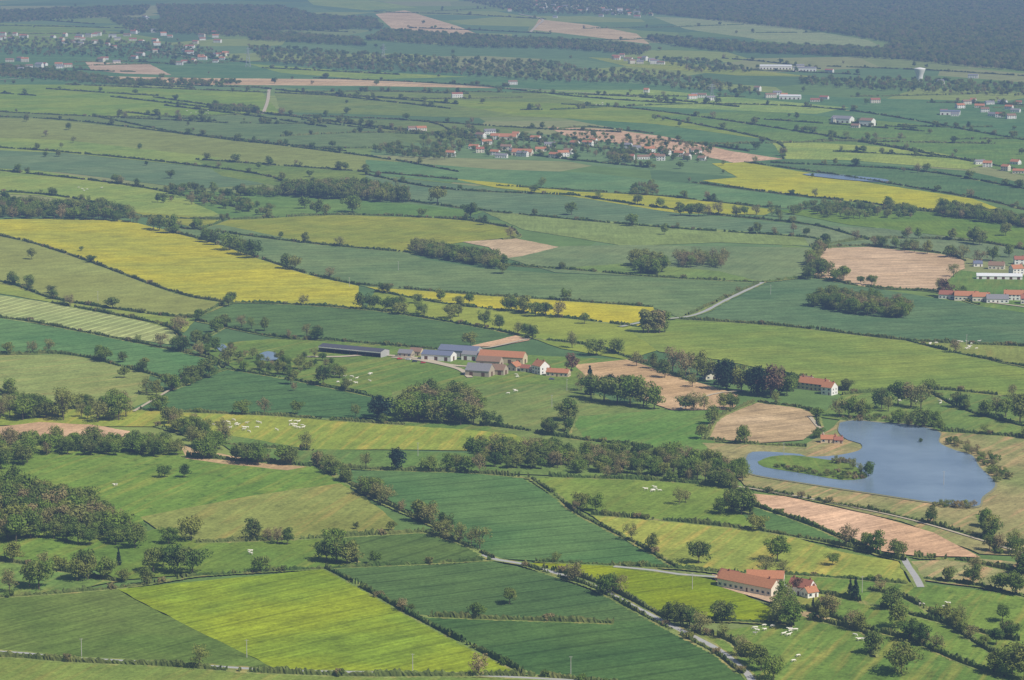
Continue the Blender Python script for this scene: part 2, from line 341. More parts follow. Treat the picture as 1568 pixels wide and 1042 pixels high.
def ribbon(name,px,width,mat,var=.06):
    L=smooth_line([G(*p) for p in px],8); N=normals2(L); ribk[0]+=1; z=ZTOP+0.006*ribk[0]
    wv=width*(1+rng.normal(size=len(L))*var)/2
    A=L+N*wv[:,None]; B=L-N*wv[:,None]; V=[(a[0],a[1],z) for a in B]+[(a[0],a[1],z) for a in A]; n=len(L)
    return mesh_obj(name,V,[(i,i+1,n+i+1,n+i) for i in range(n-1)],[mat])
M_road=plain_mat('pale_asphalt',(172,170,164),0.14,0.3)
M_track=plain_mat('gravel_track',(190,176,148),0.18,0.3)
M_verge=field_mat('verge_grass',(132,142,78),(110,128,62),tuft=.4)
roads=[([(740,852),(762,860),(800,866),(850,880),(900,896),(960,926),(1010,952),(1050,972),(1100,998),(1140,1030),(1160,1060)],3.6,1),
([(-260,995),(0,1001),(100,1010),(250,1018),(400,1028),(560,1033),(700,1036),(900,1046)],3.0,1),
([(940,870),(1000,876),(1040,882),(1095,886)],3.2,1),
([(1384,858),(1392,872),(1402,886),(1410,902)],3.8,1),
([(950,502),(1000,492),(1050,487),(1080,478),(1110,462),(1168,434)],4,1),
([(412,138),(410,155),(403,175)],6,0),
([(470,548),(520,548),(570,545),(620,548),(650,552),(700,562),(800,565),(850,575)],6,0),
([(600,549),(640,553),(700,566),(720,580)],5,0),
([(1040,628),(1090,606),(1140,600)],3,0),([(1240,640),(1256,660),(1262,680)],3,0),
([(690,530),(740,535),(812,520)],3,0),([(265,585),(290,580),(205,632)],2.5,0),
([(1110,745),(1160,752),(1260,770),(1400,800),(1568,850),(1700,890)],2.2,0),
([(-100,130),(100,118),(300,124),(560,126),(800,137),(1000,150)],5,0),
([(795,22),(830,30),(822,40),(812,50)],8,0),([(0,52),(120,62),(300,90)],5,0),([(1430,445),(1500,462),(1620,478)],4,0)]
for p,w,v in roads:
    if v: ribbon('road_verge',p,w+4,M_verge,.15)
    ribbon('road' if v else 'farm_track',p,w,M_road if v else M_track)
# ------------------------------------------------------------------ water
def water_mat(name,c):
    m,nt,out=newmat(name); geo=nd(nt,'ShaderNodeNewGeometry')
    bp=nd(nt,'ShaderNodeBump'); bp.inputs['Strength'].default_value=0.25; bp.inputs['Distance'].default_value=0.3
    mp=nd(nt,'ShaderNodeMapping'); mp.inputs['Scale'].default_value=(0.5,1.6,1); nt.links.new(geo.outputs['Position'],mp.inputs[0])
    n=noise(nt,mp.outputs[0],0.7,4,0.7); nt.links.new(n,bp.inputs['Height'])
    n2=noise(nt,geo.outputs['Position'],0.02,3,0.6)
    col=mixc(nt,mrange(nt,n2,.35,.65,0,1),L4(c),L4((c[0]*.86,c[1]*.88,c[2]*.9)))
    b=nd(nt,'ShaderNodeBsdfPrincipled'); nt.links.new(col,b.inputs['Base Color']); b.inputs['Roughness'].default_value=0.18
    b.inputs['IOR'].default_value=1.33; nt.links.new(bp.outputs[0],b.inputs['Normal']); nt.links.new(b.outputs[0],out.inputs[0]); return m
M_water=water_mat('lake_water',(134,152,166))
def flat(name,px,mat,z,sm=True):
    w=[G(*p) for p in px]
    if sm:
        L=smooth_line(w+[w[0]],6)[:-1]; w=[tuple(p) for p in L]
    V=[(x,y,z) for x,y in w]
    return mesh_obj(name,V,tris(V),[mat])
zw=ZTOP+0.12
M_bank=plain_mat('muddy_bank',(138,136,98),0.25,0.3)
lake=[(1286,650),(1310,646),(1350,650),(1400,654),(1438,664),(1438,680),(1462,692),(1488,700),(1500,718),(1524,744),(1504,764),(1494,778),(1430,772),(1330,757),(1250,745),(1150,728),(1142,714),(1146,698),(1165,694),(1225,698),(1235,702),(1280,700),(1316,692),(1318,682),(1298,676),(1284,664)]
cx=sum(p[0] for p in lake)/len(lake); cy=sum(p[1] for p in lake)/len(lake)
flat('lake_shore',[(cx+(u-cx)*1.018,cy+(v-cy)*1.03) for u,v in lake],M_bank,zw-0.05)
flat('lake',lake,M_water,zw)
flat('island_grass',[(1160,710),(1180,702),(1215,700),(1260,706),(1300,712),(1316,722),(1328,734),(1290,738),(1230,728),(1170,718)],field_mat('island_grass_mat',*K['d'],tuft=.4),zw+0.1)
for p in ([(330,534),(338,528),(348,534),(342,542)],[(393,546),(410,540),(430,546),(420,554),(400,554)],[(1228,268),(1250,267),(1300,270),(1356,276),(1352,280),(1300,277),(1245,271)]):
    flat('pond',p,M_water,zw)
# ------------------------------------------------------------------ tree placement
def inst_mass(name,pts,kinds,par=None):
    if not pts: return
    root=bpy.data.objects.new(name,None); COL.objects.link(root)
    vs=[(k,me) for k in kinds for me in T[k]]
    groups=[[] for _ in vs]
    for p in pts: groups[random.randrange(len(vs))].append(p)
    for (k,me),g in zip(vs,groups):
        if not g: continue
        V=[];Fc=[]
        for x,y,z,h in g:
            a=random.uniform(0,6.28); s=len(V); r=h*0.70710678
            for q in range(4): V.append((x+r*math.cos(a+q*math.pi/2),y+r*math.sin(a+q*math.pi/2),z))
            Fc.append((s,s+1,s+2,s+3))
        o=mesh_obj(name+'_canopy',V,Fc,[],parent=root)
        o.instance_type='FACES'; o.use_instance_faces_scale=True; o.instance_faces_scale=1.0
        o.show_instancer_for_render=False; o.show_instancer_for_viewport=False
        c=bpy.data.objects.new(NAMES[k]+'_crown',me); COL.objects.link(c); c.parent=o
far=[]; nind=[0]
def tree(u,v,hpx,k='oak',sw=1.0):
    x,y=G(u,v); h=hpx/S(v)
    place(x,y,h,k,v,sw)
def place(x,y,h,k,v,sw=1.0):
    z=topz(x,y)
    if v<290: far.append((x,y,z,h)); return
    o=bpy.data.objects.new(NAMES[k],random.choice(T[k])); COL.objects.link(o); nind[0]+=1
    o.location=(x,y,z); o.rotation_euler=(0,0,random.uniform(0,6.28)); w=h*sw*random.uniform(0.85,1.1); o.scale=(w,w,h)
def rk(): 
    r=random.random(); return 'oak' if r<0.72 else 'ash'
def wood(px,hpx,kinds=('oak','ash'),dens=0.6,name='woodland',hm=None):
    w=[G(*p) for p in px]; v=sum(p[1] for p in px)/len(px); h=hm or hpx/S(v); sp_=h*dens
    xs=[p[0] for p in w]; ys=[p[1] for p in w]; pts=[]
    x=min(xs)
    while x<=max(xs):
        y=min(ys)
        while y<=max(ys):
            a=x+random.uniform(-.5,.5)*sp_; b=y+random.uniform(-.5,.5)*sp_
            if pip(a,b,w): pts.append((a,b,topz(a,b),h*random.uniform(0.5,1.1)))
            y+=sp_
        x+=sp_
    inst_mass(name,pts,kinds); return len(pts)
tl=[(780,928,30),(737,945,18),(875,890,22),(1022,955,34),(1042,960,40),(1056,962,36),(1195,958,42),(1212,965,46),(1200,950,38),(1375,965,45),(1392,985,40),(1412,992,36),(1380,1035,52),
(1535,955,32),(1525,990,30),(1550,1035,50),(1568,1045,60),(1135,1008,36),(1148,1020,40),(1165,1030,42),(1185,1044,40),(1452,893,28),(1495,887,34),(1515,845,28),(1528,848,32),(1562,872,42),(1556,850,30),(1070,865,40),(1190,862,44),(1275,868,22),(1373,856,32),(1135,790,46),(1120,785,32),(1040,775,28),(1050,772,24),
(888,782,30),(912,785,30),(735,842,38),(722,835,26),(675,822,26),(575,866,22),(500,862,36),(515,864,44),(532,866,38),(425,835,30),(440,836,28),(410,830,20),(293,830,40),(258,835,28),(130,888,48),(118,892,40),(60,905,50),(45,900,40),(15,910,40),(235,878,45),(268,880,48),(295,881,46),(250,870,34),(600,815,18),(545,812,12),(252,733,20),(283,733,22),(560,718,28),(688,724,30),(718,726,30),(700,722,26),(728,708,42),(486,715,30),(432,712,34),(445,714,30),(378,712,36),(395,714,30),(366,708,30),(312,705,36),(330,690,30),(630,940,14),
(75,542,24),(155,550,22),(188,556,18),(222,562,16),(190,580,20),(225,605,30),(240,606,26),(262,600,30),(292,592,16),(320,580,34),(345,560,30),(97,645,55),(35,645,40),(60,640,34),(150,648,36),(182,645,44),(15,640,36),(125,640,26),(405,635,26),(455,636,24),(545,640,24),(495,592,34),(425,575,24),(445,590,24),(520,580,20),(870,645,40),(866,646,30),
(350,470,20),(276,512,30),(305,492,22),(300,530,28),(370,502,20),(385,505,20),(405,508,22),(318,534,28),(470,517,22),(330,540,24),(450,600,16),(350,560,30),
(555,474,28),(573,475,24),(590,476,22),(604,477,22),(645,482,20),(675,462,20),(690,489,24),(702,486,20),(718,467,20),(742,500,26),(765,506,24),(780,477,26),(790,477,22),(803,482,30),(820,486,26),(835,486,26),(855,488,28),(895,497,20),(815,520,24),(805,515,20),(876,534,30),(913,545,28),(720,532,24),(650,486,20),(615,470,18),(640,466,16),
(505,428,20),(437,412,25),(452,414,25),(430,365,10),(235,352,25),(244,354,24),(260,358,30),(318,372,24),(330,376,24),(352,384,30),(368,390,28),(388,396,30),(375,392,24),(466,320,20),(485,330,26),(500,330,20),(540,326,28),(670,312,28),(720,334,26),(740,345,16),(48,398,20),(125,385,8),(18,435,20),(48,440,14),(78,450,14),(45,438,18),(770,420,20),(875,330,22),(968,347,22),(1017,360,18),
(1042,331,22),(1056,331,20),(1070,332,24),(1100,330,22),(1084,331,18),(1128,332,18),(1140,330,16),(1158,330,18),(1182,331,16),(1192,332,14),(1258,425,30),(1292,430,26),(1268,424,20),(1335,438,18),(1318,436,14),(1438,445,20),(1460,425,22),(1490,374,28),(1500,376,24),(1540,362,22),(1350,380,18),(1370,382,20),(1385,385,18),(1400,388,18),(1420,390,22),(1455,395,22),(1475,397,24),(1500,405,24),(1520,400,24),(1545,395,22),(1215,357,16),(1235,362,14),(1345,370,10),
(905,612,44),(890,600,30),(925,617,46),(945,620,50),(965,622,52),(985,624,44),(1002,627,38),(1050,630,28),(1062,631,32),(1078,630,28),(1108,628,26),(1122,628,26),(975,562,24),(1000,566,26),(1030,572,44),(1050,578,46),(1068,575,40),(1018,580,30),(1080,585,40),(1060,594,26),(1135,600,40),(1150,602,44),(1205,606,36),(1215,600,30),
(1375,622,42),(1395,625,44),(1410,628,42),(1350,628,34),(1360,632,30),(1300,640,34),(1315,642,32),(1325,642,26),(1375,652,26),(1390,655,28),(1412,657,32),(1432,656,26),(1420,650,20),(1525,638,36),(1540,640,34),(1562,650,48),(1550,625,26),(1285,640,30),(1306,722,22),(1330,732,26),(1318,730,22),(1250,672,14),
(1255,670,16),(1410,680,8),(1480,630,16),(780,700,26),(820,706,30),(1030,708,34),(1100,730,32),(1120,738,34),(930,702,28),(980,706,32),(650,640,30),(670,650,46),(640,648,40),(705,652,44),(725,652,36)]
for u,v,h in tl: tree(u,v,h,rk())
for u,v,h,k in [(1310,922,38,'fir'),(1302,915,28,'fir'),(607,722,38,'cedar'),(585,646,44,'cedar'),(578,640,36,'oak'),(1113,598,52,'cedar'),(1100,590,40,'fir'),(1160,606,50,'cedar'),(1180,608,52,'cop'),(1192,604,40,'cedar'),
  (903,606,46,'fir'),(935,600,30,'cedar'),(985,510,42,'pop'),(993,511,44,'pop'),(1002,511,42,'pop'),(1010,511,44,'pop'),(1018,510,40,'pop'),(120,820,54,'pop'),(100,815,50,'pop'),(110,822,48,'pop'),(182,868,28,'fir'),(75,815,40,'ash'),(140,810,44,'ash'),(135,890,45,'ash'),
  (1205,945,44,'ash'),(190,892,22,'oak'),(1185,600,36,'ash'),(875,570,30,'cop'),(1445,455,30,'cop'),(96,640,50,'pop'),(1222,912,28,'cop'),(1215,908,20,'cop'),(1245,935,18,'fir'),(1262,930,16,'bush'),(1275,932,14,'bush')]:
    tree(u,v,h,k)
wood([(-200,745),(0,748),(50,760),(110,785),(165,800),(212,820),(214,842),(150,842),(60,834),(-200,835)],46,('ash','oak','oak','pop'),dens=.62)
wood([(-200,672),(0,678),(50,690),(60,715),(0,722),(-200,730)],38,dens=.66)
wood([(0,768),(40,760),(90,790),(60,800),(0,790)],34,dens=.8)
wood([(70,700),(80,684),(180,684),(270,684),(274,702),(170,700)],32,('oak','oak','ash'),.62)
wood([(720,712),(740,694),(800,690),(870,696),(1000,702),(1090,712),(1148,726),(1140,744),(1095,738),(1040,736),(900,726),(770,720)],30,dens=.66)
wood([(612,648),(622,626),(650,616),(700,616),(730,630),(732,650),(680,651)],40,('oak','oak','ash'),.46,'copse')
wood([(0,642),(0,626),(60,626),(110,645)],30,dens=.7)
wood([(130,646),(150,625),(195,630),(200,646)],34,dens=.7)
wood([(-200,340),(-200,312),(0,316),(60,318),(140,326),(200,334),(212,342),(120,338),(40,336)],24,dens=.65)
wood([(434,302),(440,293),(540,291),(625,302),(626,313),(540,308)],24,('oak','ash'),.55,'copse')
wood([(628,390),(636,380),(680,387),(720,394),(768,405),(765,414),(700,402)],22,('oak','ash'),.55,'copse')
wood([(965,418),(972,404),(1000,400),(1020,404),(1010,424)],26)
wood([(1030,410),(1045,400),(1110,402),(1108,413)],22,('ash',))
wood([(1236,430),(1242,400),(1254,385),(1260,385),(1254,425)],24)
wood([(1240,470),(1250,460),(1330,462),(1394,476),(1390,490),(1300,482)],24,('ash','oak'),.55,'copse')
wood([(240,312),(262,290),(300,288),(360,300),(400,320),(430,330),(390,334),(330,318)],16,dens=1.5)
wood([(360,300),(375,294),(425,299),(430,304)],15,dens=.7)
wood([(250,650),(280,645),(340,665),(350,690),(310,692)],28,dens=.9)
wood([(345,560),(352,535),(440,555),(470,545),(520,560),(510,580),(420,578)],20,dens=1.5)
wood([(1425,330),(1440,320),(1500,326),(1580,345),(1580,352)],18,('ash','oak'))
wood([(1190,328),(1240,318),(1400,322),(1405,336),(1290,336)],16,dens=1.2)
wood([(1095,790),(1100,765),(1145,770),(1148,792)],24,dens=1.1)
wood([(1430,778),(1432,773),(1498,777),(1492,784)],12,('bush','ash'),.9,'lakeside_scrub')
wood([(1442,672),(1462,682),(1500,694),(1530,715),(1545,735),(1530,748),(1512,722),(1490,700),(1448,686)],15,('ash','bush'),.9,'lakeside_scrub')
wood([(1180,716),(1210,724),(1290,737),(1330,738),(1330,733),(1290,726),(1250,724),(1215,718)],8,('bush',),1.2,'island_scrub')
wood([(1255,710),(1300,716),(1312,712),(1306,706)],10,('bush','ash'),1.1,'island_scrub')
wood([(1290,648),(1350,647),(1436,660),(1438,652),(1360,640),(1290,642)],8,('bush','ash'),1.3,'lakeside_scrub')
def fw(px,d=.75,hm=14,kinds=('oak','ash')): return wood(px,0,kinds,d,'distant_forest',hm)
nf=0
nf+=fw([(1000,-6),(1568,-6),(1700,-6),(1700,120),(1568,110),(1450,100),(1380,92),(1250,86),(1100,80),(1000,66),(990,58),(1150,70),(1350,78),(1370,68),(1280,52),(1000,22)],1.0,15)
nf+=fw([(240,10),(430,12),(480,25),(570,30),(590,45),(420,48),(250,40)],1.2,14)
nf+=fw([(590,48),(740,58),(900,66),(1000,76),(980,86),(860,76),(720,74),(560,62)],1.1)
nf+=fw([(380,50),(550,62),(560,72),(380,62)],1.0)
nf+=fw([(380,72),(560,84),(700,92),(860,98),(900,112),(980,128),(860,128),(700,116),(500,108),(400,95)],1.9,12)
nf+=fw([(-200,100),(0,102),(100,112),(200,126),(360,126),(370,130),(200,133),(60,122),(-200,110)],1.2,11)
nf+=fw([(160,26),(300,40),(400,50),(380,58),(200,50)],1.5,12)
nf+=fw([(-200,16),(0,18),(230,10),(220,24),(0,36),(-200,30)],1.4,12)
nf+=fw([(860,108),(1000,110),(1130,132),(1180,150),(1080,142),(960,128)],2.1,12)
nf+=fw([(1220,120),(1400,124),(1568,130),(1700,140),(1700,150),(1540,148),(1350,140),(1230,132)],1.8,12)
nf+=fw([(322,170),(328,163),(392,168),(396,174)],.8,11)
nf+=fw([(570,232),(600,226),(700,236),(690,246),(620,242)],1.3,11)
nf+=fw([(930,238),(960,236),(970,250),(935,250)],.9,12)
nf+=fw([(960,292),(1000,282),(1010,300),(965,300)],1.2,9)
nf+=fw([(640,242),(650,210),(720,195),(740,214),(700,244)],1.9,12)
nf+=fw([(1000,90),(1100,96),(1160,112),(1060,112)],2.0,12)
nf+=fw([(0,60),(300,70),(380,95),(200,90),(0,85)],2.6,11)
nf+=fw([(700,0),(1000,0),(1000,25),(800,22)],2.2,12)
nf+=fw([(700,215),(900,205),(1100,225),(1080,250),(900,240),(740,240)],2.2,9)
# ------------------------------------------------------------------ hedges
def hedge(px,hm=1.8,wm=1.9,nt_=0,th=(7,14),vg=True):
    D=G(*px[len(px)//2])[1]; step=max(1.0,D/1900)
    L=smooth_line([G(*p) for p in px],step); N=normals2(L); n=len(L)
    t=np.arange(n)*step; bump=1+0.3*np.sin(t/9+rng.uniform(0,6))+0.25*rng.normal(size=n).clip(-1.5,1.5)
    ang=np.linspace(0,math.pi,7)
    L=L+N*(np.cumsum(rng.normal(size=n)*0.12)*0.3)[:,None]
    zs=[topz(*(L[i]+N[i]*s)) for i in (n//4,n//2,3*n//4) for s in (-4,4)]; z0=min(zs)-0.1
    R=np.empty((n,7,3)); phase=rng.uniform(0,6)
    dens=np.sin(t/23+phase)+np.sin(t/7.3+phase*2)*0.7+rng.normal(size=n)*0.3
    for j,a in enumerate(ang):
        jw=1+rng.normal(size=n)*0.25; jh=1+rng.normal(size=n)*0.2
        R[:,j,0]=L[:,0]+N[:,0]*math.cos(a)*wm/2*jw; R[:,j,1]=L[:,1]+N[:,1]*math.cos(a)*wm/2*jw
        R[:,j,2]=z0+0.6+math.sin(a)**0.6*hm*bump*jh if 0<j<6 else z0
    V=R.reshape(-1,3).tolist(); Fc=[(i*7+j,i*7+j+1,(i+1)*7+j+1,(i+1)*7+j) for i in range(n-1) if dens[i]>-1.35 for j in range(6)]
    mesh_obj('hedge',V,Fc,[M_hedge])
    if vg:
        ribk[0]+=1; zz=max(zs)+0.003+0.0002*ribk[0]; wv=(2.8+rng.normal(size=n)*0.5)
        A=L+N*wv[:,None]; B=L-N*wv[:,None]
        mesh_obj('field_margin',[(a[0],a[1],zz) for a in B]+[(a[0],a[1],zz) for a in A],[(i,i+1,n+i+1,n+i) for i in range(n-1)],[M_verge])
    for _ in range(nt_):
        i=random.randrange(n); x,y=L[i]; vv=H*F/y-150
        place(x,y,random.uniform(*th),rk(),vv,random.uniform(.9,1.2))
    for _ in range(int(n*step/26)):
        i=random.randrange(n); x,y=L[i]
        bushes.append((x+random.uniform(-1,1),y,topz(x,y),random.uniform(1.8,4.8)))
bushes=[]
HL=[
([(-200,1000),(0,1008),(100,1016),(250,1023),(400,1033),(560,1038),(800,1038),(950,1050)],0),([(500,873),(560,905),(632,946),(700,983),(800,1034)],0),([(635,946),(800,952),(940,957)],0),
([(805,868),(850,884),(905,901),(960,930),(1005,955),(1050,978),(1100,1006),(1135,1035)],0),([(830,872),(905,892),(965,920),(1020,950)],0),([(1015,950),(1100,953),(1190,957),(1215,962)],1),
([(300,884),(400,878),(500,873),(650,866),(760,860)],0),([(-200,924),(0,917),(180,903),(300,884)],0),([(0,860),(60,870),(180,893)],4),
([(300,833),(450,828),(600,820),(650,817)],0),([(500,832),(520,850),(545,864)],1),([(650,817),(700,832),(756,858)],2),
([(478,706),(510,728),(560,757),(600,778),(650,800),(690,818)],20),([(815,735),(850,760),(885,788),(930,812),(985,840),(1040,872)],1),
([(905,790),(1040,801),(1170,815)],0),([(1110,765),(1140,782),(1165,812)],1),([(1140,772),(1240,806),(1335,848),(1385,862)],1),([(1165,815),(1240,828),(1330,847)],0),
([(820,862),(940,868),(1040,873),(1110,880)],0),([(1040,872),(1150,880),(1250,884),(1390,896)],1),([(1400,855),(1480,862),(1568,880),(1700,905)],4),([(1415,888),(1500,900),(1600,925)],3),
([(1190,930),(1250,940),(1330,966),(1400,985),(1470,1015),(1540,1040)],5),([(1060,970),(1120,985),(1140,1010)],1),([(1225,905),(1300,920),(1420,950),(1560,985)],3),
([(840,732),(1000,738),(1105,748),(1140,760)],4),([(500,717),(600,722),(720,726),(815,734)],3),([(275,700),(380,708),(478,716)],5),([(200,628),(300,633),(420,638),(560,648),(620,652)],2),
([(240,654),(340,680),(480,692)],4),([(735,652),(800,660),(870,672),(1000,688)],3),([(880,640),(868,668)],1),([(0,600),(60,625),(200,626)],6),([(212,602),(262,598),(300,583),(345,567)],6),
([(345,566),(430,580),(520,598),(585,612)],2),([(0,543),(110,545),(215,570),(262,582)],4),([(-200,480),(0,488),(130,510),(310,547),(345,566)],4),([(80,465),(200,488),(262,504),(288,530)],1),
([(-200,400),(0,432),(90,460),(250,484),(300,487)],5),([(0,362),(60,376),(150,406),(270,449),(350,465)],0),([(300,487),(350,466),(440,467),(560,475),(640,486),(740,503),(810,518)],2),
([(300,492),(420,517),(510,523),(690,538)],2),([(345,500),(300,530),(320,545)],4),([(575,447),(680,466),(800,480),(900,492),(980,502)],2),([(550,437),(700,450),(860,461),(1000,471)],0),
([(255,354),(330,373),(400,397),(470,420),(550,438)],1),([(820,520),(900,530),(960,548),(1060,585)],3),([(1040,490),(1200,501),(1390,523),(1568,532),(1700,540)],0),([(1390,523),(1480,545),(1600,568)],0),
([(1050,485),(1100,462),(1160,436)],0),([(1168,433),(1245,427),(1330,441),(1430,448),(1500,468)],2),([(1262,380),(1330,378),(1440,389),(1478,400)],4),([(1290,606),(1420,598),(1568,612),(1700,635)],3),
([(1440,662),(1568,672),(1700,690)],4),([(1075,674),(1160,682),(1235,686)],1),([(1255,655),(1240,630),(1160,617)],1),([(1080,672),(1100,642),(1155,617)],0),([(1145,748),(1260,770),(1400,798),(1568,845)],1),
([(1100,560),(1220,578),(1300,600)],3),([(200,332),(350,337),(520,330),(700,337),(785,350)],3),([(300,352),(470,373),(620,387)],1),([(785,350),(795,364),(770,368)],0),([(620,387),(760,405),(900,416),(1000,425),(1168,434)],3),
([(560,300),(740,323),(1000,348),(1240,365),(1260,378)],7),([(870,298),(960,312),(1100,330),(1240,345),(1330,368)],4),([(760,285),(1000,300),(1180,318),(1330,320),(1440,326),(1600,345)],10),
([(560,268),(680,290),(880,300)],6),([(1060,280),(1200,298),(1330,312),(1440,325)],2),([(1140,249),(1300,272),(1490,304),(1568,322)],3),([(350,337),(300,352),(250,345)],3),([(1500,325),(1600,360)],5),([(1240,378),(1350,366),(1500,372),(1650,400)],9),
([(-200,215),(100,234),(360,262),(440,282),(430,300)],9),([(-200,290),(60,298),(200,325)],8),([(0,262),(200,285),(360,318)],8),([(-200,180),(60,182),(280,206),(560,240),(700,264)],6),([(150,180),(300,208),(480,226),(640,226)],4),
([(300,245),(560,264),(700,276)],6),([(100,130),(400,142),(640,152),(800,150)],5),([(640,186),(830,198),(900,195),(1000,205)],5),([(420,176),(640,186),(700,205)],4),([(860,160),(1000,170),(1250,206),(1420,234)],9),
([(1000,178),(1180,216),(1200,244)],4),([(1250,206),(1420,236),(1568,262)],7),([(1180,250),(1400,262),(1568,290)],6),([(900,165),(1100,160),(1300,170),(1568,215)],12),([(560,140),(820,143),(1000,150)],6),
([(-200,160),(150,179),(400,176)],4),([(480,120),(700,130),(900,150),(1050,160)],8),
([(1420,600),(1480,630),(1568,655)],4),([(1500,790),(1530,850)],3),([(1330,905),(1400,925),(1500,990),(1568,1030)],5),([(1240,950),(1330,975),(1340,1010)],3),
]
for h in HL: hedge(h[0],nt_=h[1]+(len(h[0])//3))
for _ in range(70):
    v=random.uniform(2,235); u=random.uniform(-150,1500); Lh=random.uniform(90,320); sl=random.uniform(-0.05,0.14)
    hedge([(u,v),(u+Lh/2,v+sl*Lh/2+random.uniform(-2,2)),(u+Lh,v+sl*Lh)],2.0,2.5,random.randint(1,8),(7,13),vg=False)
for _ in range(220):
    v=random.uniform(5,285); u=random.uniform(-200,1700); x,y=G(u,v); far.append((x,y,topz(x,y),random.uniform(6,13)))
inst_mass('distant_trees',far,('oak','oak','ash'))
inst_mass('hedgerow_bushes',bushes,('bush',))
side=[]
for _ in range(1500):
    y=random.uniform(1100,9000); s=random.choice((-1,1)); x=s*(y*0.19+random.uniform(20,900)); side.append((x,y,topz(x,y),random.uniform(7,14)))
inst_mass('outlying_trees',side,('oak','ash'))
# ------------------------------------------------------------------ buildings
WALLS={n:plain_mat('wall_'+n,c,0.07,1.2) for n,c in dict(white=(238,234,226),cream=(226,216,194),stone=(180,166,144),ochre=(210,190,156),grey=(176,174,170)).items()}
ROOFS={n:plain_mat('roof_'+n,c,0.25,1.2,rough=0.8) for n,c in dict(orange=(180,122,86),red=(158,102,80),brown=(142,114,92),grey=(134,132,134),blue=(112,118,136),dark=(84,84,92),white=(220,220,218)).items()}
M_win=plain_mat('window_glass',(48,54,62),0.1,2,rough=0.15); M_door=plain_mat('wood_door',(104,74,50),0.1); M_shut=plain_mat('painted_shutters',(150,160,160),0.1); M_chim=plain_mat('chimney_brick',(150,96,74),0.1)
def box(V,Fc,x0,x1,y0,y1,z0,z1):
    s=len(V); V+= [(x0,y0,z0),(x1,y0,z0),(x1,y1,z0),(x0,y1,z0),(x0,y0,z1),(x1,y0,z1),(x1,y1,z1),(x0,y1,z1)]
    Fc+=[(s,s+3,s+2,s+1),(s+4,s+5,s+6,s+7),(s,s+1,s+5,s+4),(s+1,s+2,s+6,s+5),(s+2,s+3,s+7,s+6),(s+3,s,s+4,s+7)]
